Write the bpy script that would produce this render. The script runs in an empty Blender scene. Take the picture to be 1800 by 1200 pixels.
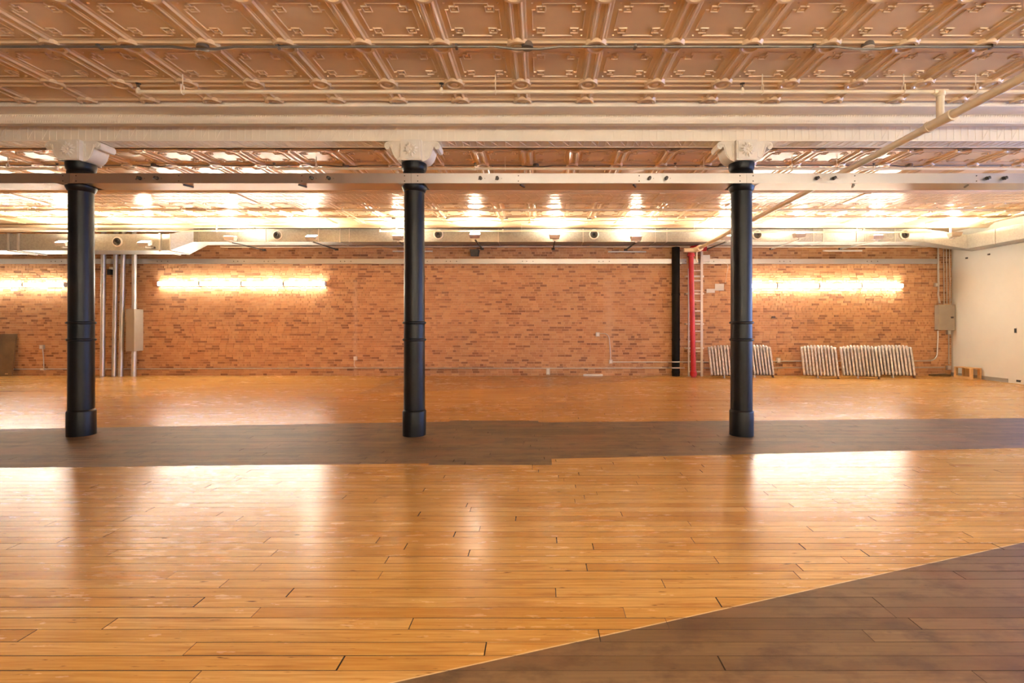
import bpy, math, random
from mathutils import Vector, Matrix
random.seed(7)
S = bpy.context.scene
COL = S.collection
# ------------------------------------------------------------------ camera, world, exposure
F, XV, YH, CAMZ = 860.0, 950.0, 572.0, 1.45          # focal length in px, vanishing point, eye height
cam = bpy.data.objects.new('camera', bpy.data.cameras.new('camera'))
COL.objects.link(cam)
cam.location = (0, 0, CAMZ)
cam.rotation_euler = (math.radians(90), 0, 0)
cam.data.sensor_width = 36
cam.data.lens = F / 1800 * 36
cam.data.shift_x = (900 - XV) / 1800
cam.data.shift_y = (YH - 600) / 1800
cam.data.clip_start = 0.05
cam.data.clip_end = 200
S.camera = cam
W = bpy.data.worlds.new('sky')
S.world = W
W.use_nodes = True
W.node_tree.nodes['Background'].inputs[0].default_value = (0.36, 0.50, 1.0, 1)
W.node_tree.nodes['Background'].inputs[1].default_value = 5.0
vs = S.view_settings
vs.view_transform = 'Standard'
vs.look = 'None'
vs.gamma = 1
vs.use_curve_mapping = False
vs.exposure = 2.5
LAMP_S, TUBE_S = 230.0, 17.0
LAMP_C, TUBE_C = (1.0, 0.86, 0.64), (1.0, 0.93, 0.78)
S.cycles.max_bounces = 10
S.cycles.diffuse_bounces = 6
S.cycles.glossy_bounces = 4
S.cycles.sample_clamp_indirect = 6.0
S.cycles.caustics_reflective = False
S.cycles.caustics_refractive = False

def P(px, py, Y):
    return Vector(((px - XV) * Y / F, Y, CAMZ + (YH - py) * Y / F))
def PX(px, Y):
    return (px - XV) * Y / F
def PZ(py, Y):
    return CAMZ + (YH - py) * Y / F

# ------------------------------------------------------------------ materials
def new_mat(name):
    m = bpy.data.materials.new(name)
    m.use_nodes = True
    nt = m.node_tree
    return m, nt, nt.nodes['Principled BSDF']
def node(nt, typ, **kw):
    n = nt.nodes.new(typ)
    for k, v in kw.items():
        setattr(n, k, v)
    return n
def link(nt, a, b):
    nt.links.new(a, b)
def math_n(nt, op, a, b=None, c=None, clamp=False):
    n = nt.nodes.new('ShaderNodeMath')
    n.operation = op
    n.use_clamp = clamp
    for i, v in enumerate((a, b, c)):
        if v is None:
            continue
        if isinstance(v, (int, float)):
            n.inputs[i].default_value = v
        else:
            nt.links.new(v, n.inputs[i])
    return n.outputs[0]
def mix_c(nt, fac, a, b, blend='MIX'):
    n = nt.nodes.new('ShaderNodeMix')
    n.data_type = 'RGBA'
    n.blend_type = blend
    for i, v in ((0, fac), (6, a), (7, b)):
        if isinstance(v, (int, float)):
            n.inputs[i].default_value = v
        elif isinstance(v, tuple):
            n.inputs[i].default_value = (*v, 1) if len(v) == 3 else v
        else:
            nt.links.new(v, n.inputs[i])
    return n.outputs[2]
def ramp(nt, fac, stops):
    n = nt.nodes.new('ShaderNodeValToRGB')
    e = n.color_ramp.elements
    while len(e) < len(stops):
        e.new(0.5)
    for k, (p, c) in enumerate(stops):
        e[k].position = p
        e[k].color = (*c, 1) if len(c) == 3 else c
    nt.links.new(fac, n.inputs[0])
    return n.outputs[0]
def noise(nt, vec, scale, detail=3, rough=0.55):
    n = nt.nodes.new('ShaderNodeTexNoise')
    n.inputs['Scale'].default_value = scale
    n.inputs['Detail'].default_value = detail
    n.inputs['Roughness'].default_value = rough
    if vec is not None:
        nt.links.new(vec, n.inputs['Vector'])
    return n.outputs['Fac']
def piece_random(nt):
    g_ = nt.nodes.new('ShaderNodeNewGeometry')
    o_ = nt.nodes.new('ShaderNodeObjectInfo')
    return math_n(nt, 'FRACT', math_n(nt, 'ADD', g_.outputs['Random Per Island'], o_.outputs['Random']))
def pos_scaled(nt, sx, sy, sz, extra=None):
    g = nt.nodes.new('ShaderNodeNewGeometry')
    m = nt.nodes.new('ShaderNodeVectorMath')
    m.operation = 'MULTIPLY'
    nt.links.new(g.outputs['Position'], m.inputs[0])
    m.inputs[1].default_value = (sx, sy, sz)
    out = m.outputs[0]
    if extra:
        a = nt.nodes.new('ShaderNodeVectorMath')
        a.operation = 'ADD'
        nt.links.new(out, a.inputs[0])
        c = nt.nodes.new('ShaderNodeCombineXYZ')
        pr_ = piece_random(nt)
        nt.links.new(math_n(nt, 'MULTIPLY', pr_, extra), c.inputs[0])
        nt.links.new(math_n(nt, 'MULTIPLY', pr_, extra * 0.37), c.inputs[1])
        nt.links.new(c.outputs[0], a.inputs[1])
        out = a.outputs[0]
    return out
def bump(nt, bsdf, height, strength, dist):
    n = nt.nodes.new('ShaderNodeBump')
    n.inputs['Strength'].default_value = strength
    n.inputs['Distance'].default_value = dist
    nt.links.new(height, n.inputs['Height'])
    nt.links.new(n.outputs[0], bsdf.inputs['Normal'])
def simple(name, col, rough=0.5, metal=0.0, var=0.06, scale=6, bmp=0.0, spec=0.5):
    m, nt, b = new_mat(name)
    nz = noise(nt, pos_scaled(nt, 1, 1, 1), scale, 4)
    d = tuple(max(0, c * (1 - var * 2)) for c in col)
    l = tuple(min(1, c * (1 + var)) for c in col)
    link(nt, ramp(nt, nz, [(0.3, d), (0.7, l)]), b.inputs['Base Color'])
    b.inputs['Roughness'].default_value = rough
    b.inputs['Metallic'].default_value = metal
    b.inputs['Specular IOR Level'].default_value = spec
    if bmp:
        bump(nt, b, noise(nt, pos_scaled(nt, 1, 1, 1), scale * 5, 3), bmp, 0.004)
    return m
def emitter(name, col, strength):
    m, nt, b = new_mat(name)
    b.inputs['Base Color'].default_value = (0.9, 0.88, 0.8, 1)
    b.inputs['Emission Color'].default_value = (*col, 1)
    b.inputs['Emission Strength'].default_value = strength
    return m

M = {}
M['tin'] = simple('cream_tin_paint', (0.78, 0.585, 0.37), 0.24, 0, 0.03, 3, 0.10)
M['beam_paint'] = simple('cream_beam_paint', (0.90, 0.82, 0.69), 0.42, 0, 0.02, 4, 0.1)
M['capital'] = simple('white_capital_paint', (0.84, 0.78, 0.68), 0.5, 0, 0.03, 12, 0.1)
M['black_iron'] = simple('black_iron_paint', (0.006, 0.006, 0.007), 0.38, 0, 0.25, 5, 0.12, 0.32)
M['matte_black'] = simple('matte_black_paint', (0.008, 0.007, 0.006), 0.6, 0, 0.2, 5, 0, 0.12)
M['steel'] = simple('brushed_steel', (0.58, 0.545, 0.515), 0.3, 1.0, 0.03, 2)
M['dark_metal'] = simple('dark_metal', (0.10, 0.085, 0.07), 0.5, 0.6, 0.1, 20)
M['conduit_dark'] = simple('weathered_conduit', (0.22, 0.19, 0.16), 0.45, 0.6, 0.1, 8)
M['galv_pipe'] = simple('galvanised_conduit', (0.62, 0.58, 0.52), 0.38, 0.7, 0.06, 5)
M['cream_pipe'] = simple('cream_pipe_paint', (0.84, 0.73, 0.55), 0.4, 0, 0.04, 6)
M['red'] = simple('red_pipe_paint', (0.52, 0.022, 0.025), 0.4, 0, 0.08, 4)
M['white'] = simple('white_enamel', (0.80, 0.76, 0.68), 0.45, 0, 0.03, 8)
M['lamp_body'] = simple('tan_lamp_enamel', (0.50, 0.40, 0.32), 0.5, 0, 0.05, 9)
M['grey_box'] = simple('grey_box_enamel', (0.36, 0.31, 0.24), 0.5, 0, 0.03, 6)
M['plaster'] = simple('cream_plaster', (0.66, 0.65, 0.585), 0.7, 0, 0.025, 1.2, 0.05)
M['radiator'] = simple('silver_radiator_paint', (0.66, 0.60, 0.55), 0.42, 0.15, 0.16, 14, 0.1)
M['rust'] = simple('rusty_foot', (0.16, 0.09, 0.06), 0.7, 0.2, 0.2, 20)
M['plywood'] = simple('plywood', (0.62, 0.38, 0.16), 0.6, 0, 0.08, 7)
M['brown_board'] = simple('brown_board', (0.17, 0.10, 0.04), 0.6, 0, 0.2, 3)
M['baseboard'] = simple('grey_baseboard', (0.30, 0.28, 0.24), 0.5, 0, 0.05, 5)
M['rubber'] = simple('black_plastic', (0.015, 0.015, 0.015), 0.5, 0, 0.2, 20)
M['frame'] = simple('window_frame_paint', (0.72, 0.70, 0.64), 0.5)
M['lamp'] = emitter('halogen_glow', LAMP_C, LAMP_S)
M['tube'] = emitter('tube_glow', TUBE_C, TUBE_S)
M['subfloor'] = simple('dark_joint', (0.045, 0.024, 0.012), 0.8)

# galvanised duct with a faint spangle
m, nt, b = new_mat('galvanised_duct')
v = node(nt, 'ShaderNodeTexVoronoi')
v.inputs['Scale'].default_value = 30
link(nt, pos_scaled(nt, 1, 1, 1), v.inputs['Vector'])
link(nt, ramp(nt, v.outputs['Color'], [(0.2, (0.37, 0.36, 0.325)), (0.8, (0.43, 0.42, 0.38))]), b.inputs['Base Color'])
b.inputs['Metallic'].default_value = 0.8
b.inputs['Roughness'].default_value = 0.5
M['duct'] = m

# bricks: one hue each, a share of them burnt dark, mortar smeared over some
m, nt, b = new_mat('brick_face')
g = node(nt, 'ShaderNodeNewGeometry')
hue = ramp(nt, piece_random(nt), [(0.0, (0.23, 0.10, 0.044)), (0.09, (0.31, 0.14, 0.06)), (0.2, (0.48, 0.235, 0.10)),
                                  (0.6, (0.56, 0.295, 0.13)), (1.0, (0.64, 0.365, 0.175))])
big = noise(nt, pos_scaled(nt, 1, 1, 1), 0.55, 4, 0.6)
smear = math_n(nt, 'MULTIPLY_ADD', noise(nt, pos_scaled(nt, 1, 1, 1), 9, 3), 1.2, -0.45, clamp=True)
smear = math_n(nt, 'MULTIPLY', smear, math_n(nt, 'MULTIPLY_ADD', big, 1.6, -0.4, clamp=True), clamp=True)
sep = node(nt, 'ShaderNodeSeparateXYZ')
link(nt, g.outputs['Position'], sep.inputs[0])
def streak(x, w):                                    # pale ghost of a removed pipe run on the bricks
    d = math_n(nt, 'ABSOLUTE', math_n(nt, 'SUBTRACT', sep.outputs[0], x))
    k = math_n(nt, 'SUBTRACT', 1.0, math_n(nt, 'DIVIDE', d, w), clamp=True)
    return math_n(nt, 'MULTIPLY', k, math_n(nt, 'LESS_THAN', sep.outputs[2], 2.75))
ghost = math_n(nt, 'ADD', streak(PX(623, 14.1), 0.09), math_n(nt, 'MULTIPLY', streak(PX(1071, 14.1), 0.2), 0.8), clamp=True)
ghost = math_n(nt, 'MULTIPLY', ghost, math_n(nt, 'MULTIPLY_ADD', noise(nt, pos_scaled(nt, 1, 1, 1), 3, 3), 1.3, -0.2, clamp=True))
c = mix_c(nt, math_n(nt, 'MULTIPLY', smear, 0.8), hue, (0.66, 0.41, 0.24))
c = mix_c(nt, math_n(nt, 'MULTIPLY', ghost, 0.95), c, (0.72, 0.50, 0.34))
link(nt, c, b.inputs['Base Color'])
b.inputs['Roughness'].default_value = 0.82
bump(nt, b, noise(nt, pos_scaled(nt, 1, 1, 1), 60, 3), 0.4, 0.004)
M['brick'] = m
M['mortar'] = simple('mortar', (0.70, 0.46, 0.29), 0.9, 0, 0.1, 8, 0.3)

# floor boards: honey varnish where refinished, dull grey brown where the old finish stays
m, nt, b = new_mat('floorboard_wood')
g = node(nt, 'ShaderNodeNewGeometry')
sep = node(nt, 'ShaderNodeSeparateXYZ')
link(nt, g.outputs['Position'], sep.inputs[0])
X, Y = sep.outputs[0], sep.outputs[1]
rnd = piece_random(nt)
grain = noise(nt, pos_scaled(nt, 2.2, 70, 1, 40), 1.0, 5, 0.6)
blot = noise(nt, pos_scaled(nt, 1.3, 7, 1, 25), 1.0, 4, 0.6)
fleck = noise(nt, pos_scaled(nt, 9, 55, 1, 33), 1.0, 2, 0.5)
patch = noise(nt, pos_scaled(nt, 0.5, 0.8, 1), 1.0, 3)
hon = ramp(nt, rnd, [(0.0, (0.50, 0.24, 0.05)), (0.2, (0.58, 0.31, 0.074)), (0.7, (0.64, 0.365, 0.098)), (1.0, (0.70, 0.425, 0.14))])
hon = mix_c(nt, math_n(nt, 'MULTIPLY_ADD', grain, 2.4, -0.95, clamp=True), hon, (0.40, 0.165, 0.03))
hon = mix_c(nt, math_n(nt, 'MULTIPLY_ADD', blot, 4.2, -2.35, clamp=True), hon, (0.33, 0.125, 0.032))
hon = mix_c(nt, math_n(nt, 'MULTIPLY_ADD', fleck, 9, -6.0, clamp=True), hon, (0.10, 0.035, 0.015))
drk = ramp(nt, rnd, [(0.0, (0.125, 0.070, 0.026)), (0.5, (0.165, 0.097, 0.040)), (1.0, (0.21, 0.128, 0.056))])
drk = mix_c(nt, math_n(nt, 'MULTIPLY_ADD', grain, 1.5, -0.6, clamp=True), drk, (0.085, 0.045, 0.026))
drk = mix_c(nt, math_n(nt, 'MULTIPLY_ADD', patch, 2.0, -0.85, clamp=True), drk, (0.24, 0.155, 0.085))
mott = noise(nt, pos_scaled(nt, 3.2, 6, 1), 1.0, 5, 0.65)
drk = mix_c(nt, math_n(nt, 'MULTIPLY_ADD', mott, 4.0, -1.9, clamp=True), drk, (0.08, 0.042, 0.022))
drk = mix_c(nt, math_n(nt, 'MULTIPLY_ADD', noise(nt, pos_scaled(nt, 1.1, 2.2, 1), 1.0, 3), 4.0, -2.1, clamp=True), drk, (0.21, 0.10, 0.045))
drk = mix_c(nt, math_n(nt, 'MULTIPLY_ADD', fleck, 9, -6.2, clamp=True), drk, (0.03, 0.015, 0.01))
def lt(a, bb):
    return math_n(nt, 'LESS_THAN', a, bb)
def line(x0, y0, k):
    return math_n(nt, 'MULTIPLY_ADD', math_n(nt, 'SUBTRACT', X, x0), k, y0)
def pick(cond, a, bb):                                # cond ? a : bb
    return math_n(nt, 'ADD', math_n(nt, 'MULTIPLY', cond, a), math_n(nt, 'MULTIPLY', math_n(nt, 'SUBTRACT', 1.0, cond), bb))
front = pick(lt(X, -1.17), line(-1.2, 5.15, 0.038), pick(lt(X, 0.12), 5.09, line(0.12, 5.33, 0.084)))
back = pick(lt(X, -1.38), line(-2.95, 7.25, 0.087), pick(lt(X, -0.03), 7.47, line(0.0, 7.33, 0.045)))
strip = math_n(nt, 'MULTIPLY', lt(front, Y), lt(Y, back))
seam = line(-0.6, 1.985, 0.3355)
near = lt(Y, seam)
edge = lt(math_n(nt, 'ABSOLUTE', math_n(nt, 'SUBTRACT', math_n(nt, 'SUBTRACT', Y, seam), 0.004)), 0.004)
dark = math_n(nt, 'MAXIMUM', strip, near)
worn = math_n(nt, 'MULTIPLY', lt(line(-3.6, 10.4, 0.35), Y), math_n(nt, 'MULTIPLY', lt(-3.9, X), lt(X, math_n(nt, 'MULTIPLY_ADD', Y, 0.9, -9.3))))
hon = mix_c(nt, math_n(nt, 'MULTIPLY', worn, 0.45), hon, (0.30, 0.19, 0.10))
full = mix_c(nt, math_n(nt, 'MULTIPLY', edge, 0.6), mix_c(nt, dark, hon, drk), (0.80, 0.62, 0.36))
link(nt, full, b.inputs['Base Color'])
rg = math_n(nt, 'ADD', math_n(nt, 'MULTIPLY_ADD', patch, 0.10, 0.11), math_n(nt, 'MULTIPLY', noise(nt, pos_scaled(nt, 4, 18, 1, 21), 1.0, 4, 0.6), 0.18))
rgd = math_n(nt, 'MULTIPLY_ADD', patch, 0.15, 0.46)
link(nt, pick(dark, rgd, rg), b.inputs['Roughness'])
link(nt, pick(dark, 0.28, 0.5), b.inputs['Specular IOR Level'])
bump(nt, b, math_n(nt, 'ADD', math_n(nt, 'MULTIPLY', grain, 0.25), noise(nt, pos_scaled(nt, 5, 16, 1, 17), 1.0, 2)), 0.10, 0.005)
M['floor'] = m

# window glass
m, nt, b = new_mat('window_glass')
nt.nodes.remove(b)
tr = node(nt, 'ShaderNodeBsdfTransparent')
gl = node(nt, 'ShaderNodeBsdfGlossy')
gl.inputs['Roughness'].default_value = 0.02
fr = node(nt, 'ShaderNodeFresnel')
mx = node(nt, 'ShaderNodeMixShader')
link(nt, fr.outputs[0], mx.inputs[0])
link(nt, tr.outputs[0], mx.inputs[1])
link(nt, gl.outputs[0], mx.inputs[2])
link(nt, mx.outputs[0], nt.nodes['Material Output'].inputs[0])
M['glass'] = m

# ------------------------------------------------------------------ mesh helpers
class MB:
    def __init__(s):
        s.v, s.f, s.smooth = [], [], False
    def add(s, vs_, fs):
        n = len(s.v)
        s.v += [Vector(q) for q in vs_]
        s.f += [tuple(i + n for i in q) for q in fs]
        return s
    def box(s, x0, x1, y0, y1, z0, z1):
        v_ = [(x0, y0, z0), (x1, y0, z0), (x1, y1, z0), (x0, y1, z0), (x0, y0, z1), (x1, y0, z1), (x1, y1, z1), (x0, y1, z1)]
        return s.add(v_, [(0, 3, 2, 1), (4, 5, 6, 7), (0, 1, 5, 4), (1, 2, 6, 5), (2, 3, 7, 6), (3, 0, 4, 7)])
    def hexa(s, a, c):                                # loft between two quads
        return s.add(list(a) + list(c), [(0, 1, 2, 3), (7, 6, 5, 4), (0, 4, 5, 1), (1, 5, 6, 2), (2, 6, 7, 3), (3, 7, 4, 0)])
    def tube(s, pts, r, n=10, closed_ends=True):
        pts = [Vector(q) for q in pts]
        s.smooth = True
        rs = r if isinstance(r, (list, tuple)) else [r] * len(pts)
        rings, up = [], None
        for i, q in enumerate(pts):
            a = pts[i] - pts[i - 1] if i else pts[1] - pts[0]
            c_ = pts[i + 1] - pts[i] if i < len(pts) - 1 else a
            d = a.normalized() + c_.normalized()
            d = d.normalized() if d.length > 1e-6 else a.normalized()
            if up is None:
                up = Vector((0, 0, 1)) if abs(d.z) < 0.9 else Vector((0, 1, 0))
            sd = d.cross(up)
            if sd.length < 1e-4:
                up = Vector((1, 0, 0)); sd = d.cross(up)
            sd.normalize()
            u2 = sd.cross(d).normalized()
            up = u2
            rings.append([q + (sd * math.cos(t) + u2 * math.sin(t)) * rs[i] for t in [2 * math.pi * k / n for k in range(n)]])
        base = len(s.v)
        for rg_ in rings:
            s.v += rg_
        for i in range(len(rings) - 1):
            for k in range(n):
                a = base + i * n + k
                c_ = base + i * n + (k + 1) % n
                s.f.append((a, c_, c_ + n, a + n))
        if closed_ends:
            s.f.append(tuple(base + k for k in reversed(range(n))))
            s.f.append(tuple(base + (len(rings) - 1) * n + k for k in range(n)))
        return s
    def lathe(s, prof, n=40, c=(0, 0, 0), axis='Z'):
        s.smooth = True
        base = len(s.v)
        for r, z in prof:
            for k in range(n):
                t = 2 * math.pi * k / n
                x, y = r * math.cos(t), r * math.sin(t)
                q = (x, y, z) if axis == 'Z' else (x, -z, y) if axis == 'Y' else (z, x, y)
                s.v.append(Vector(q) + Vector(c))
        for i in range(len(prof) - 1):
            for k in range(n):
                a = base + i * n + k
                d = base + i * n + (k + 1) % n
                s.f.append((a, d, d + n, a + n))
        if prof[0][0] > 1e-6:
            s.f.append(tuple(base + k for k in reversed(range(n))))
        if prof[-1][0] > 1e-6:
            s.f.append(tuple(base + (len(prof) - 1) * n + k for k in range(n)))
        return s
    def prism(s, poly, a0, a1, axis='Y'):             # poly in the plane across the axis
        n = len(poly)
        def q(u, w, a):
            return (u, a, w) if axis == 'Y' else (a, u, w) if axis == 'X' else (u, w, a)
        vs_ = [q(u, w, a0) for u, w in poly] + [q(u, w, a1) for u, w in poly]
        fs = [tuple(range(n)), tuple(reversed(range(n, 2 * n)))] + [(i, i + n, (i + 1) % n + n, (i + 1) % n) for i in range(n)]
        return s.add(vs_, fs)
    def bar(s, a, c, w, h, up=(0, 0, 1)):              # bar of section w x h from a to c
        a, c = Vector(a), Vector(c)
        d = (c - a).normalized()
        u = Vector(up)
        sd = d.cross(u).normalized()
        u = sd.cross(d).normalized()
        o = [(-w / 2, -h / 2), (w / 2, -h / 2), (w / 2, h / 2), (-w / 2, h / 2)]
        return s.hexa([a + sd * i + u * j for i, j in o], [c + sd * i + u * j for i, j in o])
    def mesh(s, name, off=Vector((0, 0, 0))):
        me = bpy.data.meshes.new(name)
        me.from_pydata([tuple(q - off) for q in s.v], [], s.f)
        me.validate()
        if s.smooth:
            me.polygons.foreach_set('use_smooth', [True] * len(me.polygons))
            me.set_sharp_from_angle(angle=math.radians(38))
        return me
def recalc(me):
    import bmesh
    bm = bmesh.new()
    bm.from_mesh(me)
    bmesh.ops.recalc_face_normals(bm, faces=bm.faces)
    bm.to_mesh(me)
    bm.free()
def wloc(o):
    v_ = Vector(o.location)
    while o.parent:
        o = o.parent
        v_ += Vector(o.location)
    return v_
def obj(name, mb, mat, parent=None, origin=None, local=False, fix=True):
    if local:
        off, loc = Vector((0, 0, 0)), Vector(origin or (0, 0, 0))
    elif parent is not None:
        pw = wloc(parent)
        off = Vector(origin) if origin is not None else pw
        loc = off - pw
    else:
        off = loc = Vector(origin) if origin is not None else Vector((0, 0, 0))
    me = mb.mesh(name, off) if isinstance(mb, MB) else mb
    if fix and isinstance(mb, MB):
        recalc(me)
    me.materials.clear()
    me.materials.append(M[mat])
    o = bpy.data.objects.new(name, me)
    COL.objects.link(o)
    o.parent = parent
    o.location = loc
    return o
def tag(o, label=None, cat=None, group=None, kind=None):
    for k, v_ in (('label', label), ('category', cat), ('group', group), ('kind', kind)):
        if v_:
            o[k] = v_
    return o
def thing(name, label, cat, loc=(0, 0, 0), group=None):
    o = bpy.data.objects.new(name, None)
    COL.objects.link(o)
    o.location = loc
    o.empty_display_size = 0.1
    return tag(o, label, cat, group)
def copy_tree(o, parent=None):
    c_ = o.copy()
    COL.objects.link(c_)
    c_.parent = parent
    for ch in list(o.children):
        copy_tree(ch, c_)
    return c_
def arc(c_, r, a0, a1, n=6):
    return [(c_[0] + r * math.cos(math.radians(a0 + (a1 - a0) * k / n)), c_[1] + r * math.sin(math.radians(a0 + (a1 - a0) * k / n))) for k in range(n + 1)]

# ------------------------------------------------------------------ room shell
XL, XR, YF, YB, ZC = -17.0, 11.9, -3.4, 14.17, 4.15
floor = tag(obj('floor', MB().box(XL - .2, XR + .2, YF - .2, YB + .2, -0.16, -0.012), 'subfloor'), 'wooden strip floor, honey varnish with dull brown unvarnished areas', kind='structure')
ceiling = tag(obj('ceiling', MB().box(XL - .2, XR + .2, YF - .2, YB + .2, ZC, ZC + 0.2), 'tin'), 'cream painted pressed tin ceiling with square panels', kind='structure')
wall_back = tag(obj('wall_back', MB().box(XL - .2, XR, YB + 0.006, YB + 0.25, -0.012, ZC), 'mortar'), 'long wall of exposed orange brown brick', kind='structure')
wall_left = tag(obj('wall_left', MB().box(XL - .2, XL, YF - .2, YB + .006, -0.012, ZC), 'plaster'), 'cream plaster side wall', kind='structure')
wall_front = tag(obj('wall_front', MB().box(XL, XR, YF - .2, YF, -0.012, ZC), 'plaster'), 'cream plaster wall behind the viewer', kind='structure')
WIN = [(1.2, 2.8), (4.0, 5.6), (6.8, 8.4), (9.4, 11.0)]
WZ0, WZ1 = 0.9, 3.2
mb = MB()
ys = [YF - .2] + [q for w in WIN for q in w] + [YB + .25]
for k in range(0, len(ys), 2):
    mb.box(XR, XR + .22, ys[k], ys[k + 1], -0.012, ZC)
for a, c in WIN:
    mb.box(XR, XR + .22, a, c, -0.012, WZ0).box(XR, XR + .22, a, c, WZ1, ZC)
wall_right = tag(obj('wall_right', mb, 'plaster'), 'smooth cream plaster wall meeting the brick wall', kind='structure')
for k, (a, c) in enumerate(WIN):
    mid = (WZ0 + WZ1) / 2
    mb = MB()
    for y0, y1, z0, z1 in ((a, a + .07, WZ0, WZ1), (c - .07, c, WZ0, WZ1), (a, c, WZ0, WZ0 + .07), (a, c, WZ1 - .07, WZ1), (a, c, mid - .03, mid + .03)):
        mb.box(XR + .08, XR + .14, y0, y1, z0, z1)
    w = tag(obj('window_%d' % (k + 1), mb, 'frame', origin=(XR + .1, a, WZ0)), 'tall white framed sash window letting in daylight', kind='structure')
    for z0, z1 in ((WZ0 + .07, mid - .03), (mid + .03, WZ1 - .07)):
        obj('pane', MB().box(XR + .105, XR + .11, a + .07, c - .07, z0, z1), 'glass', w)
    obj('window_sill', MB().box(XR - .06, XR + .08, a - .05, c + .05, WZ0 - .04, WZ0), 'frame', w)
    pl = bpy.data.lights.new('window_portal', 'AREA')
    pl.shape = 'RECTANGLE'
    pl.size, pl.size_y = c - a, WZ1 - WZ0
    pl.cycles.is_portal = True
    po = bpy.data.objects.new('window_portal', pl)
    COL.objects.link(po)
    po.location = (XR + .2, (a + c) / 2, mid)
    po.rotation_euler = (0, math.radians(90), 0)
    po['kind'] = 'structure'

# bricks: running courses with some header courses
def brick_mesh(mb, x0, x1, z0, z1, d):
    y0 = YB - d
    mb.add([(x0, y0, z0), (x1, y0, z0), (x1, y0, z1), (x0, y0, z1), (x0, YB + .006, z0), (x1, YB + .006, z0), (x1, YB + .006, z1), (x0, YB + .006, z1)],
           [(0, 1, 2, 3), (0, 4, 5, 1), (1, 5, 6, 2), (2, 6, 7, 3), (3, 7, 4, 0)])
bricks = []
row, z = 0, 0.002
CH = 0.0676
while z + CH < ZC:
    header = row % 6 == 4
    L = 0.100 if header else 0.2065
    x = XL + random.uniform(0, L) - (0.5 * L if row % 2 else 0)
    while x < XR:
        w = L * random.uniform(0.93, 1.07)
        if not header and random.random() < 0.08:
            w *= 0.55
        a, c = max(x + .005, XL), min(x + w - .005, XR - .002)
        if c - a > 0.03:
            bricks.append((a, c, z + .0055 + random.uniform(-.0015, .0015), z + CH - .0055 + random.uniform(-.0015, .0015), random.uniform(0.0, .009)))
        x += w
    z += CH
    row += 1
bricks.sort(key=lambda q: ((q[0] + q[1]) / 2) ** 2 + ((q[2] + q[3]) / 2 - 1.75) ** 2 - (0.5 if q[1] - q[0] > .15 else 0))
for q in bricks[:300]:
    t = MB()
    o = Vector(((q[0] + q[1]) / 2, YB, q[2]))
    brick_mesh(t, *q)
    obj('brick', t, 'brick', wall_back, origin=o, fix=False)
mb = MB()
for q in bricks[300:]:
    brick_mesh(mb, *q)
tag(obj('brickwork', mb, 'brick', wall_back, fix=False), kind='stuff')

# floorboards
BW = 0.0925
boards = []
y = YF
while y < YB - 0.01:
    y1 = min(y + BW, YB)
    x = XL - random.uniform(0, 2)
    while x < XR:
        L = random.choice((random.uniform(0.7, 1.6), random.uniform(1.2, 2.6), random.uniform(1.8, 3.6)))
        a, c = max(x, XL), min(x + L, XR)
        if c - a > 0.05:
            boards.append((a, c, y, y1))
        x += L
    y = y1
def board_mesh(mb, x0, x1, y0, y1):
    g_ = random.choice((0.0010, 0.0014, 0.0018, 0.0026)) * (1 if y0 < 5 else .55)
    e = random.choice((0.0010, 0.0018, 0.0035))
    x0, x1, y0, y1 = x0 + e, x1 - e, y0 + g_, y1 - g_
    t = [random.gauss(0, .00022) for _ in range(4)]
    mb.add([(x0, y0, t[0]), (x1, y0, t[1]), (x1, y1, t[2]), (x0, y1, t[3]), (x0, y0, -.012), (x1, y0, -.012), (x1, y1, -.012), (x0, y1, -.012)],
           [(0, 1, 2, 3), (0, 4, 5, 1), (1, 5, 6, 2), (2, 6, 7, 3), (3, 7, 4, 0)])
def dark_sides(o):                                    # the tongue-and-groove edges are stained dark
    o.data.materials.append(M['subfloor'])
    o.data.polygons.foreach_set('material_index', [0 if k_ % 5 == 0 else 1 for k_ in range(len(o.data.polygons))])
    return o
def seen(q):
    ym = q[3]
    return ym > 1.96 and q[0] < (1800 - XV) / F * ym and q[1] > -XV / F * ym
vis = [q for q in boards if seen(q)]
vis.sort(key=lambda q: q[2])
parts = vis[:300]
ps = set(parts)
for q in parts:
    t = MB()
    board_mesh(t, *q)
    dark_sides(obj('floorboard', t, 'floor', floor, origin=(q[0], q[2], 0), fix=False))
mb = MB()
for q in boards:
    if q not in ps:
        board_mesh(mb, *q)
tag(dark_sides(obj('distant_floorboards', mb, 'floor', floor, fix=False)), kind='stuff')

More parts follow.
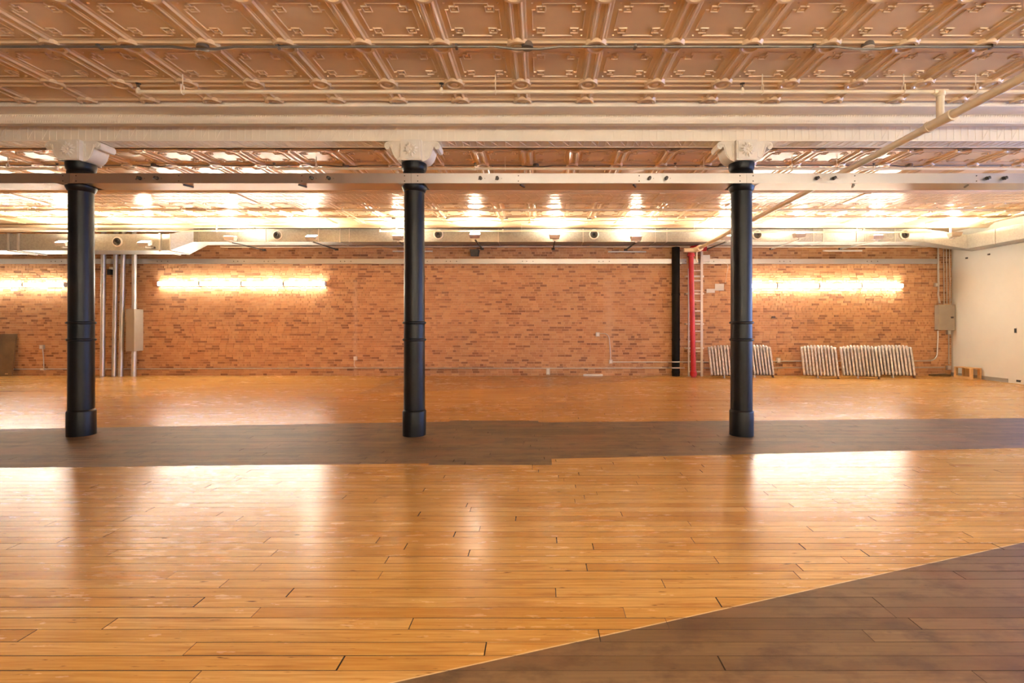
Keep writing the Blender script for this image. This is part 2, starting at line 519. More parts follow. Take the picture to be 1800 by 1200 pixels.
# ------------------------------------------------------------------ pressed tin ceiling panels
TP, TX0 = 0.742, -0.215
def tile_mesh(name, w, d, full=True):
    mb = MB()
    # stepped rib profile from the edge inwards: (inset, drop)
    prof = [(0.0, .012), (.018, .012), (.022, .018), (.034, .018), (.042, .026), (.052, .026), (.066, .010), (.085, .008), (.095, .003)]
    rings = []
    for ins, dz in prof:
        rings.append([(ins, ins, -dz), (w - ins, ins, -dz), (w - ins, d - ins, -dz), (ins, d - ins, -dz)])
    n = len(mb.v)
    for rg_ in rings:
        mb.v += [Vector(q) for q in rg_]
    for i in range(len(rings) - 1):
        for k in range(4):
            a, c = n + i * 4 + k, n + i * 4 + (k + 1) % 4
            mb.f.append((a, a + 4, c + 4, c))
    e = n + (len(rings) - 1) * 4
    mb.f.append((e, e + 3, e + 2, e + 1))
    # quarter rosettes in the corners
    for cx, cy, a0 in ((0, 0, 0), (w, 0, 90), (w, d, 180), (0, d, 270)):
        pr = [(0.0, .036), (.03, .036), (.04, .029), (.065, .027), (.078, .040), (.102, .040), (.122, .006)]
        N = 6
        base = len(mb.v)
        for r, dz in pr:
            for k in range(N + 1):
                t = math.radians(a0 + 90 * k / N)
                mb.v.append(Vector((cx + r * math.cos(t), cy + r * math.sin(t), -dz)))
        for i in range(len(pr) - 1):
            for k in range(N):
                a = base + i * (N + 1) + k
                mb.f.append((a, a + N + 1, a + N + 2, a + 1))
    # beads along the rib's centre
    if full:
        cx, cy, h = w / 2, d / 2, w / 2 - .155
        def ln(x0, y0, x1, y1, t=.011):
            xa, xb, ya, yb = min(x0, x1) - t / 2, max(x0, x1) + t / 2, min(y0, y1) - t / 2, max(y0, y1) + t / 2
            z0, z1, s_ = -.003, -.013, .003
            mb.add([(xa, ya, z0), (xb, ya, z0), (xb, yb, z0), (xa, yb, z0), (xa + s_, ya + s_, z1), (xb - s_, ya + s_, z1), (xb - s_, yb - s_, z1), (xa + s_, yb - s_, z1)],
                   [(4, 7, 6, 5), (0, 4, 5, 1), (1, 5, 6, 2), (2, 6, 7, 3), (3, 7, 4, 0)])
        q = .075
        ln(cx - h + q, cy - h - .012, cx + h - q, cy - h - .012)
        ln(cx - h + q, cy + h + .012, cx + h - q, cy + h + .012)
        ln(cx - h - .012, cy - h + q, cx - h - .012, cy + h - q)
        ln(cx + h + .012, cy - h + q, cx + h + .012, cy + h - q)
        for sx in (-1, 1):
            for sy in (-1, 1):
                X_, Y_ = cx + sx * h, cy + sy * h
                def L_(a, b_, c_, d_):
                    ln(X_ + sx * a, Y_ + sy * b_, X_ + sx * c_, Y_ + sy * d_)
                L_(-.075, .012, -.075, -.035)
                L_(-.012, -.075, .012, -.075)
                L_(-.03, -.03, -.10, -.03)
                L_(-.10, -.03, -.10, -.10)
                L_(-.10, -.10, -.03, -.10)
                L_(-.03, -.10, -.03, -.045)
                L_(-.055, -.065, -.075, -.065)
                L_(.012, .012, .006, .012)
    me = mb.mesh(name)
    me.materials.append(M['tin'])
    return me
me_full = tile_mesh('ceiling_panel', TP, TP)
me_cut = {}
def lay_rows(rows, xa, xb, cut=None):
    i0, i1 = math.floor((xa - TX0) / TP), math.ceil((xb - TX0) / TP)
    for y0 in rows:
        for i in range(i0, i1):
            o = bpy.data.objects.new('ceiling_panel', me_full)
            COL.objects.link(o)
            o.parent = ceiling
            o.location = (TX0 + i * TP, y0, ZC)
    if cut:
        y0, d = cut
        if d not in me_cut:
            me_cut[d] = tile_mesh('cut_ceiling_panel', TP, d, False)
        for i in range(i0, i1):
            o = bpy.data.objects.new('cut_ceiling_panel', me_cut[d])
            COL.objects.link(o)
            o.parent = ceiling
            o.location = (TX0 + i * TP, y0, ZC)
lay_rows((3.946, 4.688), -6.6, 6.0, (5.43, 0.43))
lay_rows((7.45, 8.192), -10.4, 9.4, (8.934, 0.50))
lay_rows((10.62, 11.362), -14.0, 11.5, (12.104, 0.70))

# ------------------------------------------------------------------ beams with crown mouldings
def crown(y0, z0, s, k=1.0):
    """profile (Y, Z) of the moulding on the camera side (s=-1) or far side (s=1) of the beam face y0; z0: beam face top"""
    pts = [(0, z0)]
    pts += [(-.27 * k, z0 - .075), (-.288 * k, z0 - .082), (-.300 * k, z0 - .06), (-.303 * k, z0 - .02), (-.297 * k, z0 + .02), (-.286 * k, z0 + .033)]
    pts += [(-.30 * k, z0 + .036), (-.47 * k, z0 + .038), (-.488 * k, z0 + .043), (-.495 * k, z0 + .06), (-.490 * k, z0 + .08), (-.497 * k, z0 + .1)]
    return [(y0 + a, zz) for a, zz in pts]
BY0, BY1, BZ0, BZ1 = 6.39, 6.61, 3.861, 4.05
prof = [(BY0, BZ0)] + [(BY0 + (q[0] - BY0), q[1]) for q in crown(BY0, BZ1, -1)] 
far = [(BY1 - (q[0] - BY0), q[1]) for q in crown(BY0, BZ1, -1)]
poly = prof + [(prof[-1][0], ZC + .01), (far[-1][0], ZC + .01)] + list(reversed(far)) + [(BY1, BZ0)]
mb = MB().prism(poly, XL, XR, 'X')
mb.smooth = True
beam = tag(obj('ceiling_beam', mb, 'beam_paint', origin=(0, 6.5, BZ0)), 'deep cream beam with crown moulding carried by the black columns', kind='structure')
mb = MB()
pw = 0.0945
k = 0
x = XL
while x < XR:
    mb.box(x, x + .005, BY0 - .004, BY0 + .001, BZ0 + .012, BZ1 - .004)
    if k % 2 and (k // 8) % 3 != 2:
        mb.bar((x + .004, BY0 - .0015, BZ0 + .015), (x + pw - .002, BY0 - .0015, BZ1 - .008), .005, .005, (0, -1, 0))
    mb.bar((x, BY0 + .02, BZ0 - .0015), (x, BY1 - .02, BZ0 - .0015), .005, .005)
    if k % 2:
        mb.bar((x, BY0 + .02, BZ0 - .0015), (x + pw, BY1 - .02, BZ0 - .0015), .005, .005)
    x += pw
    k += 1
mb.box(XL, XR, BY0 - .008, BY0 + .002, BZ0 - .006, BZ0 + .008)
mb.box(XL, XR, BY1 - .002, BY1 + .008, BZ0 - .006, BZ0 + .008)
tag(obj('embossed_ridges', mb, 'beam_paint', beam), kind='stuff')
mb = MB()                                           # rope moulding: short twisted lobes along the crown
x = XL
while x < XR:
    mb.bar((x, BY0 - .297, BZ1 - .07), (x + .022, BY0 - .300, BZ1 + .02), .010, .008, (0, -1, 0))
    mb.bar((x, BY0 - .490, BZ1 + .05), (x + .022, BY0 - .492, BZ1 + .075), .010, .006, (0, -1, 0))
    x += .030
tag(obj('rope_moulding', mb, 'beam_paint', beam), kind='stuff')

DY0, DY1, DZ = 9.64, 10.36, 4.055
sm = [(0, DZ), (-.02, DZ + .0), (-.03, DZ + .012), (-.07, DZ + .02), (-.12, DZ + .055), (-.15, DZ + .06), (-.16, DZ + .08), (-.20, DZ + .085)]
poly = [(DY0 + a, zz) for a, zz in sm] + [(DY0 - .2, ZC + .01), (DY1 + .2, ZC + .01)] + [(DY1 - a, zz) for a, zz in reversed(sm)]
beam2 = tag(obj('shallow_ceiling_beam', MB().prism(poly, XL, XR, 'X'), 'tin', origin=(0, 10, DZ)), 'shallow flat cream beam across the ceiling beyond the columns', kind='structure')
mb = MB()
x, k = XL, 0
while x < XR:
    mb.bar((x, DY0 + .03, DZ - .002), (x, DY1 - .03, DZ - .002), .006, .007)
    if k % 2:
        mb.bar((x, DY0 + .03, DZ - .002), (x + .105, DY1 - .4, DZ - .002), .006, .006)
        mb.bar((x + .105, DY0 + .33, DZ - .002), (x, DY1 - .03, DZ - .002), .006, .006)
    x += .105
    k += 1
for q in (.03, .24, .48, .69):
    mb.box(XL, XR, DY0 + q - .004, DY0 + q + .004, DZ - .006, DZ + .001)
tag(obj('embossed_ridges', mb, 'tin', beam2), kind='stuff')
for cx in (-10.5, -6.05, 2.40, 6.45):
    obj('joint_strip', MB().box(cx - .06, cx + .06, DY0 - .02, DY1 + .02, DZ - .02, DZ + .002), 'tin', beam2)
poly = [(12.84, ZC + .01), (12.84, ZC - .01), (12.88, ZC - .03), (12.93, ZC - .045), (12.98, ZC - .09), (13.02, ZC - .10), (13.05, ZC - .10), (13.05, ZC + .01)]
tag(obj('trim_1', MB().prism(poly, XL, XR, 'X'), 'tin', origin=(0, 12.9, ZC)), 'cream cornice moulding beside the air duct', kind='structure')

# ------------------------------------------------------------------ cast iron columns
CYc = 6.5
def make_column(x, label):
    t = thing('cast_iron_column', label, 'column', (x, CYc, 0), 'cast iron columns under the beam')
    def part(name, prof_, mat='black_iron', parent=t, n=44):
        return obj(name, MB().lathe(prof_, n, (x, CYc, 0)), mat, parent)
    part('base', [(.153, 0), (.153, .31), (.150, .322), (.140, .334), (.134, .34)])
    part('shaft', [(.138, .34), (.136, 1.24), (.135, 1.5), (.131, 3.24), (.131, 3.60)])
    for zc in (1.263, 1.487):
        part('ring', [(.135, zc - .018), (.146, zc - .014), (.154, zc - .005), (.154, zc + .005), (.146, zc + .014), (.135, zc + .018)])
    part('collar', [(.131, 3.215), (.143, 3.225), (.150, 3.245), (.160, 3.262), (.163, 3.283), (.131, 3.286)])
    part('neck', [(.132, 3.425), (.146, 3.44), (.146, 3.475), (.140, 3.485), (.150, 3.50), (.158, 3.525), (.162, 3.555), (.162, 3.59), (.132, 3.595)])
    zt = BZ0 - .007
    half = [(.135, zt), (.31, zt), (.345, zt - .012), (.362, zt - .04), (.362, zt - .075), (.345, zt - .10), (.318, zt - .105), (.30, zt - .092), (.292, zt - .07),
            (.278, zt - .082), (.266, zt - .12), (.252, zt - .165), (.228, zt - .21), (.192, zt - .245), (.15, zt - .262), (.135, zt - .262)]
    mb_ = MB()
    mb_.box(x - .135, x + .135, CYc - .175, CYc + .155, zt - .262, zt - .0)
    cap = obj('capital', mb_, 'capital', t)
    for s in (-1, 1):
        pl_ = [(x + s * a, zz) for a, zz in half]
        vb = MB().prism(pl_, CYc - .115, CYc + .115, 'Y')
        vb.smooth = True
        vo = obj('volute', vb, 'capital', cap)
        sc = MB()
        for yy in (CYc - .117, CYc + .117):
            sc.tube([(x + s * (.315 + .034 * (1 - q / 20) * math.cos(q * .62)), yy, zt - .055 + .034 * (1 - q / 20) * math.sin(q * .62)) for q in range(18)], .005, 5)
            sc.tube([(x + s * a, yy, zz) for a, zz in ((.155, zt - .03), (.165, zt - .20), (.20, zt - .225), (.235, zt - .17), (.255, zt - .10), (.27, zt - .04))], .006, 5)
        obj('scroll_line', sc, 'capital', cap)
    # leaf ornament on the block
    orn = MB()
    orn.box(x - .115, x + .115, CYc - .185, CYc - .173, zt - .245, zt - .02)
    cz = zt - .13
    for k_ in range(12):
        an = math.radians(30 * k_ + 15)
        r0, r1 = .018, .088 if k_ % 3 else .10
        a_ = Vector((x + r0 * math.cos(an), CYc - .191, cz + r0 * math.sin(an)))
        c_ = Vector((x + r1 * math.cos(an), CYc - .186, cz + r1 * math.sin(an)))
        m_ = (a_ + c_) / 2 + Vector((0, -.012, 0))
        orn.tube([a_, m_, c_], [.006, .017, .006], 6)
    orn.lathe([(0, .022), (.014, .018), (.022, .004), (.022, 0)], 12, (x, CYc - .188, cz), 'Y')
    obj('leaf_ornament', orn, 'capital', cap)
    return t
COLX = [-6.10, -1.675, 2.67]
make_column(COLX[0], 'black cast iron column with white capital, in front of the four steel wall pipes')
make_column(COLX[1], 'black cast iron column with white capital, standing between the other two')
make_column(COLX[2], 'black cast iron column with white capital, in front of the radiators')

# ------------------------------------------------------------------ steel raceway carried on the columns
RY0, RY1, RZ0, RZ1 = 6.338, 6.662, 3.293, 3.418
rw = thing('cable_raceway', 'long brushed steel cable raceway clamped round the black columns', 'raceway', (0, 6.5, RZ0))
xs = [-10.5] + COLX + [7.05]
for a, c in zip(xs[:-1], xs[1:]):
    fp = MB().box(a + .0015, c - .0015, RY0, RY0 + .004, RZ0, RZ1)
    fp.box(a + .0015, c - .0015, RY0, RY0 + .02, RZ1, RZ1 + .004)
    pn = obj('front_panel', fp, 'steel', rw)
    obj('back_panel', MB().box(a + .0015, c - .0015, RY1 - .004, RY1, RZ0, RZ1), 'steel', rw)
    obj('bottom_panel', MB().box(a + .17, c - .17, RY0 + .004, RY1 - .004, RZ0, RZ0 + .004), 'steel', rw)
    sp = c - a
    n0 = a + .085
    for bx in (a + .085, c - .085, a + sp * .32, a + sp * .68):
        for bz in (RZ0 + .028, RZ1 - .028):
            obj('bolt', MB().lathe([(0, .006), (.006, .006), (.008, .002), (.008, 0)], 8, (bx, RY0, bz), 'Y'), 'dark_metal', pn)
    for bx in (a + sp * .207, a + sp * .257, a + sp * .71, a + sp * .76):
        g_ = MB().lathe([(.024, 0), (.024, .008), (.016, .010), (.016, .03), (.020, .032), (.020, .045), (.008, .05)], 12, (bx, RY0, (RZ0 + RZ1) / 2), 'Y')
        g_.bar((bx, RY0 - .035, RZ0 + .06), (bx - .02, RY0 - .05, RZ0 + .035), .012, .012)
        obj('cable_gland', g_, 'dark_metal', pn)
        obj('screw', MB().lathe([(0, .004), (.004, .004), (.005, 0)], 6, (bx + .055, RY0, (RZ0 + RZ1) / 2), 'Y'), 'dark_metal', pn)
    for lat in (a + sp * .325, a + sp * .665):
        obj('latch', MB().bar((lat, RY0 + .05, RZ0 - .008), (lat + .05, RY0 + .16, RZ0 - .008), .02, .014), 'dark_metal', rw)

# ------------------------------------------------------------------ sprinkler pipes and conduits
MX = 4.29
def pm(Yv):
    return Vector((MX, Yv, 3.655 - (Yv - 4.3) * .0135))
main = thing('sprinkler_main', 'thick cream sprinkler main running under the beam to the brick wall', 'pipe', pm(4))
obj('pipe', MB().tube([pm(-1.5), pm(13.2)], .044, 16), 'cream_pipe', main)
for yy in (5.10, 5.40, 10.9, 10.98):
    obj('coupling_ring', MB().tube([pm(yy - .018), pm(yy + .018)], .060, 18), 'cream_pipe', main)
obj('tee', MB().tube([pm(5.10), pm(5.40)], .054, 18), 'cream_pipe', main)
e0 = pm(13.2)
obj('elbow', MB().tube([e0 + Vector((0, -.08, 0)), e0 + Vector((0, .04, 0)), e0 + Vector((-.03, .14, -.01)), e0 + Vector((-.10, .19, -.02)), e0 + Vector((-.36, .2, -.02))], [.085, .085, .075, .065, .055], 14), 'cream_pipe', main)
obj('drain_stub', MB().tube([e0 + Vector((-.03, .14, -.04)), e0 + Vector((-.03, .14, -.30)), e0 + Vector((-.0, .14, -.36))], .022, 10), 'cream_pipe', main)
BRZ, BRY = 3.957, 5.25
def hanger(parent, x, Yv, zp, mat='cream_pipe'):
    mbh = MB()
    mbh.bar((x, Yv, zp + .07), (x, Yv, ZC), .008, .008, (0, 1, 0))
    h = obj('hanger', mbh, mat, parent)
    cl = MB()
    for s in (-1, 1):
        cl.bar((x, Yv + s * .026, zp - .01), (x, Yv + s * .018, zp + .075), .02, .004, (1, 0, 0))
    cl.tube([(x, Yv + .026 * math.cos(t), zp + .026 * math.sin(t)) for t in [math.pi * (1 + k_ / 6) for k_ in range(7)]], .006, 6)
    obj('clevis', cl, mat, h)
def sprinkler(parent, x, Yv, zp):
    s = MB().lathe([(.020, -.022), (.024, .0), (.020, .03), (.012, .034), (.012, .046)], 10, (x, Yv, zp))
    so = obj('sprinkler_tee', s, 'cream_pipe', parent)
    hd = MB().lathe([(.010, .046), (.013, .05), (.006, .055), (.006, .083), (.024, .086), (.026, .09), (.0, .093)], 12, (x, Yv, zp))
    for s2 in (-1, 1):
        hd.bar((x + s2 * .012, Yv, zp + .05), (x + s2 * .018, Yv, zp + .086), .004, .005, (0, 1, 0))
    obj('sprinkler_head', hd, 'dark_metal', so)
def branch(label, Yv, zp, x0, x1, hangers, heads, r=.020, group=None, mat='cream_pipe'):
    t = thing('sprinkler_branch', label, 'pipe', (x0, Yv, zp), group)
    obj('pipe', MB().tube([(x0, Yv, zp), (x1, Yv, zp)], r, 12), mat, t)
    for h in hangers:
        hanger(t, h, Yv, zp, mat)
    for h in heads:
        sprinkler(t, h, Yv, zp)
    return t
b1 = branch('thin cream sprinkler branch pipe with risers, hung below the ceiling before the beam', BRY, BRZ, PX(243, BRY), 6.5,
            [PX(q, BRY) for q in (321, 871, 1340, 1588, 1715)], [PX(q, BRY) for q in (243, 776, 1305)])
obj('riser', MB().tube([pm(BRY), (MX, BRY, BRZ)], .037, 14), 'cream_pipe', b1)
obj('riser_tee', MB().tube([(MX - .075, BRY, BRZ), (MX + .075, BRY, BRZ)], .028, 12).tube([(MX, BRY, BRZ - .05), (MX, BRY, BRZ)], .046, 12), 'cream_pipe', b1)
Y2, Z2 = 7.82, 3.955
branch('cream sprinkler branch ending beside the steel pipe column, above the raceway', Y2, Z2, -9.5, PX(100, Y2), [PX(14, Y2)], [PX(100, Y2)])
branch('cream sprinkler branch above the raceway, starting before the middle column', Y2, Z2, PX(482, Y2), 8.4,
       [PX(q, Y2) for q in (556, 888, 1237, 1392, 1471)], [PX(q, Y2) for q in (482, 835, 1187, 1536)])
Y3, Z3 = 11.15, 4.09
Z3 = PZ(368.5, Y3)
branch('sprinkler branch beyond the shallow beam, over the grey wall box', Y3, Z3, -13.2, PX(318, Y3), [PX(q, Y3) for q in (51, 252)], [PX(318, Y3)])
branch('long sprinkler branch beyond the shallow beam, over the bare middle wall', Y3, Z3, PX(602, Y3), PX(1283, Y3), [PX(q, Y3) for q in (909, 1164, 1277)], [PX(q, Y3) for q in (602, 664, 864, 1127)])
branch('sprinkler branch beyond the shallow beam, over the radiators', Y3, Z3, PX(1313, Y3), 11.8, [PX(q, Y3) for q in (1340, 1603)], [PX(q, Y3) for q in (1388, 1647)])
Y4 = 12.78
branch('cream sprinkler branch in front of the duct, over the bare middle wall', Y4, PZ(406, Y4), PX(668, Y4), PX(1236, Y4), [PX(q, Y4) for q in (697, 917, 1220)], [PX(q, Y4) for q in (668, 884)])
branch('cream sprinkler branch in front of the duct, over the radiators', Y4, PZ(408, Y4), PX(1316, Y4), PX(1655, Y4), [PX(q, Y4) for q in (1506,)], [PX(q, Y4) for q in (1517,)])
branch('cream sprinkler branch in front of the duct, over the strip lights beside the steel pipes', Y4, PZ(405.5, Y4), -14.5, PX(450, Y4), [PX(q, Y4) for q in (170, 381)], [PX(q, Y4) for q in (448,)])

def box_round(parent, x, Yv, z, cover='conduit_dark', r=.055):
    bo = obj('junction_box', MB().lathe([(r * .95, 0), (r, -.012), (r, -.045)], 10, (x, Yv, z)), 'conduit_dark', parent)
    obj('cover', MB().lathe([(r * 1.05, -.045), (r * 1.05, -.05), (0, -.052)], 16, (x, Yv, z)), cover, bo)
def ceiling_conduit(label, Yv, zc_, x0, x1, boxes, r=.0125, covers=None, mat='conduit_dark', zb=None):
    t = thing('ceiling_conduit', label, 'conduit', (x0, Yv, zc_))
    pts = [(x0, Yv, zc_)]
    for q in boxes:
        pts += [(q - .30, Yv, zc_), (q - .12, Yv, zc_ - .022), (q + .12, Yv, zc_ - .022), (q + .30, Yv, zc_)]
    pts.append((x1, Yv, zc_))
    obj('conduit_tube', MB().tube(pts, r, 9), mat, t)
    for k_, q in enumerate(boxes):
        box_round(t, q, Yv, zb or ZC - .012, (covers or {}).get(k_, mat))
    x = x0 + .5
    while x < x1:
        if all(abs(x - q) > .4 for q in boxes):
            obj('strap', MB().box(x - .012, x + .012, Yv - .03, Yv + .03, zc_ - r - .003, ZC - .03), mat, t)
        x += 1.7
    return t
YC = 4.66
ceiling_conduit('dark conduit with three round boxes crossing the ceiling panels before the beam', YC, PZ(82, YC), -6.4, 5.9, [PX(q, YC) for q in (357, 927, 1525)], covers={2: 'cream_pipe'})
YC = 8.16
ceiling_conduit('dark conduit with round boxes crossing the ceiling just above the raceway', YC, PZ(290.5, YC), -9.8, 9.0, [PX(q, YC) for q in (272, 608, 942, 1268, 1598)], .011)
YC = 12.2
ceiling_conduit('cream conduit with boxes feeding the lamps along the duct', YC, PZ(387.5, YC), PX(640, YC), PX(1240, YC), [PX(q, YC) for q in (692, 787, 889, 1036)], .011, mat='cream_pipe')

# ------------------------------------------------------------------ air duct along the back wall
duct = thing('air_duct', 'galvanised rectangular air duct hung along the top of the brick wall', 'duct', (0, 13.4, 3.73))
DF, DB, DZ0, DZ1 = 13.33, 13.9, 3.73, 4.085
LF, LB, LZ0, LZ1 = 12.9, 13.62, 3.43, 3.865
def rect(x, y0, y1, z0, z1):
    return [Vector((x, y0, z0)), Vector((x, y1, z0)), Vector((x, y1, z1)), Vector((x, y0, z1))]
xl1, xt0, xt1 = XL + .02, PX(299, LF), PX(337, DF)
obj('wide_section', MB().box(xl1, xt0, LF, LB, LZ0, LZ1), 'duct', duct)
obj('transition', MB().hexa(rect(xt0, LF, LB, LZ0, LZ1), rect(xt1 + .05, DF, DB, DZ0, DZ1)), 'duct', duct)
xr0, xr1 = PX(1625, DF), 11.35
obj('main_section', MB().box(xt1 + .05, xr0, DF, DB, DZ0, DZ1), 'duct', duct)
RXa, RXb, RZa, RZb = 11.33, 11.86, 3.49, 3.86
obj('corner_elbow', MB().hexa(rect(xr0, DF, DB, DZ0, DZ1), [Vector((RXa, 13.0, RZa)), Vector((RXb, 13.45, RZa)), Vector((RXb, 13.45, RZb)), Vector((RXa, 13.0, RZb))]), 'duct', duct)
obj('side_section', MB().hexa([Vector((RXa, 13.0, RZa)), Vector((RXb, 13.45, RZa)), Vector((RXb, 13.45, RZb)), Vector((RXa, 13.0, RZb))],
                              [Vector((RXa, 9.4, RZa)), Vector((RXb, 9.4, RZa)), Vector((RXb, 9.4, RZb)), Vector((RXa, 9.4, RZb))]), 'duct', duct)
for px in (16, 33, 282):
    x = PX(px, LF)
    obj('flange', MB().box(x - .02, x + .02, LF - .03, LB, LZ0 - .03, LZ1 + .02), 'galv_pipe', duct)
obj('flange', MB().box(xt0 - .012, xt0 + .012, LF - .02, LB, LZ0 - .02, LZ1 + .02), 'galv_pipe', duct)
for px in (467, 560, 598, 614, 876, 1025, 1152, 1172, 1430, 1447, 1520, 1573):
    x = PX(px, DF)
    obj('flange', MB().box(x - .01, x + .01, DF - .014, DB, DZ0 - .014, DZ1 + .008), 'galv_pipe', duct)
for yy in (12.2, 11.3):
    obj('flange', MB().box(RXa - .012, RXb - .01, yy - .012, yy + .012, RZa - .012, RZb + .012), 'galv_pipe', duct)
for px, yv, zc_ in ((207, LF, PZ(425, LF)), (488, DF, PZ(413.5, DF)), (771, DF, PZ(412, DF)), (1044, DF, PZ(412, DF)), (1331, DF, PZ(412.5, DF)), (1590, DF, PZ(412.5, DF))):
    c_ = (PX(px, yv), yv, zc_)
    d = obj('diffuser', MB().lathe([(.135, 0), (.135, .02), (.112, .035), (.104, .03), (.104, .006), (.0, .004)], 28, c_, 'Y'), 'white', duct)
    for r in (.098, .07, .042):
        obj('diffuser_cone', MB().lathe([(r, .004), (r * .98, .034), (r * .78, .028), (r * .72, .004)], 28, c_, 'Y'), 'dark_metal' if r != .042 else 'rubber', d)
    obj('diffuser_core', MB().lathe([(.102, .005), (.102, .007), (0, .0075)], 24, c_, 'Y'), 'rubber', d)
for px in (350, 420, 1254, 1506):
    x = PX(px, DF - .02)
    obj('hanger_rod', MB().box(x - .006, x + .006, DF - .03, DF - .018, DZ0 - .02, ZC), 'galv_pipe', duct)
tag(obj('trim_3', MB().box(xt1 + .3, PX(1630, 14.1), 14.05, YB - .012, 3.70, 3.74), 'cream_pipe', origin=(0, 14.1, 3.7)), 'cream ledge along the brick under the air duct', kind='structure')

# ------------------------------------------------------------------ lamps
def flood(px, py, tilt, label, short=0, group='flood lights along the duct'):
    Yl = 12.62
    c = P(px, py, Yl)
    t = thing('flood_light', label, 'lamp', c, group)
    wy = LF - .01 if short else YB - .012
    wz = min(c.z - .06, 3.665) if not short else c.z - .06
    rot = Matrix.Rotation(math.radians(tilt), 3, 'X')
    def R(m_):
        m_.v = [rot @ (q - c) + c for q in m_.v]
        return m_
    arm = MB().bar((c.x, wy, wz), (c.x, Yl, c.z - .10), .03, .03)
    if short == 2:                                    # hung from the ceiling on a stem
        wy, wz = Yl + .14, ZC - .05
        arm = MB().bar((c.x, wy, wz), (c.x, wy, c.z - .1), .03, .03, (0, 1, 0)).bar((c.x, wy, c.z - .1), (c.x, Yl, c.z - .1), .03, .03)
    obj('arm', arm, 'galv_pipe' if px > 1300 or px < 300 else 'dark_metal', t)
    obj('wall_plate', MB().box(c.x - .05, c.x + .05, wy - .008, wy + .01, wz - .03, wz + .03), 'dark_metal', t)
    yk = MB().bar((c.x, Yl, c.z - .11), (c.x, Yl, c.z - .06), .05, .05, (0, 1, 0))
    for s in (-1, 1):
        yk.bar((c.x + s * .03, Yl, c.z - .07), (c.x + s * .10, Yl, c.z - .05), .02, .008, (0, 1, 0))
    obj('yoke', yk, 'galv_pipe', t)
    hs = MB()
    hs.hexa([Vector((c.x - .12, Yl - .065, c.z - .05)), Vector((c.x + .12, Yl - .065, c.z - .05)), Vector((c.x + .12, Yl + .065, c.z - .05)), Vector((c.x - .12, Yl + .065, c.z - .05))],
            [Vector((c.x - .14, Yl - .085, c.z + .04)), Vector((c.x + .14, Yl - .085, c.z + .04)), Vector((c.x + .14, Yl + .085, c.z + .04)), Vector((c.x - .14, Yl + .085, c.z + .04))])
    obj('housing', R(hs), 'lamp_body' if px > 600 else 'white', t)
    obj('lens_rim', R(MB().box(c.x - .145, c.x + .145, Yl - .09, Yl + .09, c.z + .036, c.z + .05)), 'lamp_body', t)
    obj('glowing_lens', R(MB().box(c.x - .115, c.x + .115, Yl - .055, Yl + .055, c.z + .05, c.z + .056)), 'lamp', t)
    return t
FL = [(110, 428, 26, 1, 'lit flood light on the wide duct, half hidden by a black column'),
      (255, 428, 26, 1, 'lit flood light on the wide duct, right of the round diffuser'),
      (405, 419, 4, 0, 'white flood light on a wall arm, before the first narrow duct diffuser'),
      (548, 418, 26, 0, 'glaring flood light on a wall arm, over the end of the lit strip lights'),
      (700, 418, 2, 0, 'tan flood light half hidden by the middle black column'),
      (835, 414, 26, 0, 'glaring flood light above the black wall speaker'),
      (975, 416, 2, 0, 'tan flood light aimed upward, between the black speaker and the middle duct diffuser'),
      (1118, 419, 2, 0, 'tan flood light aimed upward, above the white unlit strip'),
      (1277, 418, 6, 0, 'flood light beside the end of the cream sprinkler main'),
      (1405, 414, 2, 0, 'flood light on a pale arm, over the first strip lights past the column'),
      (1541, 417, 2, 0, 'flood light on a pale arm, left of the last round duct diffuser'),
      (1678, 412, 0, 2, 'flood light under the duct corner at the cream wall')]
for px, py, tl, sh, lb in FL:
    flood(px, py, tl, lb, sh)
# a second row behind the viewer, on the front wall
for x, nth in ((-2.0, 'fifth'), (.64, 'fourth'), (3.3, 'third'), (5.9, 'second'), (8.6, 'first')):
    Yl, zc_ = -2.0, 3.62
    t = thing('flood_light', nth + ' flood light on the front wall, counted from the windowed wall', 'lamp', (x, Yl, zc_), 'flood lights on the front wall')
    obj('arm', MB().bar((x, YF, zc_ - .12), (x, Yl, zc_ - .07), .03, .03), 'dark_metal', t)
    obj('housing', MB().box(x - .14, x + .14, Yl - .08, Yl + .08, zc_ - .06, zc_ + .04), 'lamp_body', t)
    gl_ = MB().box(x - .115, x + .115, Yl - .055, Yl + .055, zc_ + .04, zc_ + .05)
    obj('glowing_lens', gl_, 'lamp', t)

def strip_light(x0, x1, zc_, label, group, yw=YB, s=1):
    t = thing('strip_light', label, 'lamp', ((x0 + x1) / 2, yw - .05 * s, zc_), group)
    a, c = x0 + .012, x1 - .012
    def pr(pts, u, w):
        return MB().prism([(yw - q * s, zc_ + zz) for q, zz in pts], u, w, 'X')
    obj('housing', pr([(.012, -.06), (.012, .06), (.045, .06), (.045, -.06)], a, c), 'white', t)
    obj('glowing_diffuser', pr([(.047, -.058), (.085, -.054), (.10, -.035), (.10, .035), (.085, .054), (.047, .058)], a + .02, c - .02), 'tube', t)
    for q in (a, c - .02):
        obj('end_cap', pr([(.046, -.061), (.088, -.057), (.104, -.037), (.104, .037), (.088, .057), (.046, .061)], q, q + .02), 'white', t)
ORD = ('first', 'second', 'third', 'fourth', 'fifth', 'sixth', 'seventh', 'eighth', 'ninth', 'tenth', 'eleventh', 'twelfth')
SY = YB - .08
def strips(px_end_a, n, py, where, rev=False):
    x0 = PX(px_end_a, SY)
    for k_ in range(n):
        a = x0 + 1.215 * k_
        strip_light(a, a + 1.215, PZ(py, SY), '%s lit fluorescent strip light %s' % (ORD[n - 1 - k_ if rev else k_], where), 'lit strip lights on the brick wall')
strips(276, 4, 498.5, 'past the grey electrical box beside the steel pipes')
strips(1292, 4, 502, 'counted from the black column before the radiators')
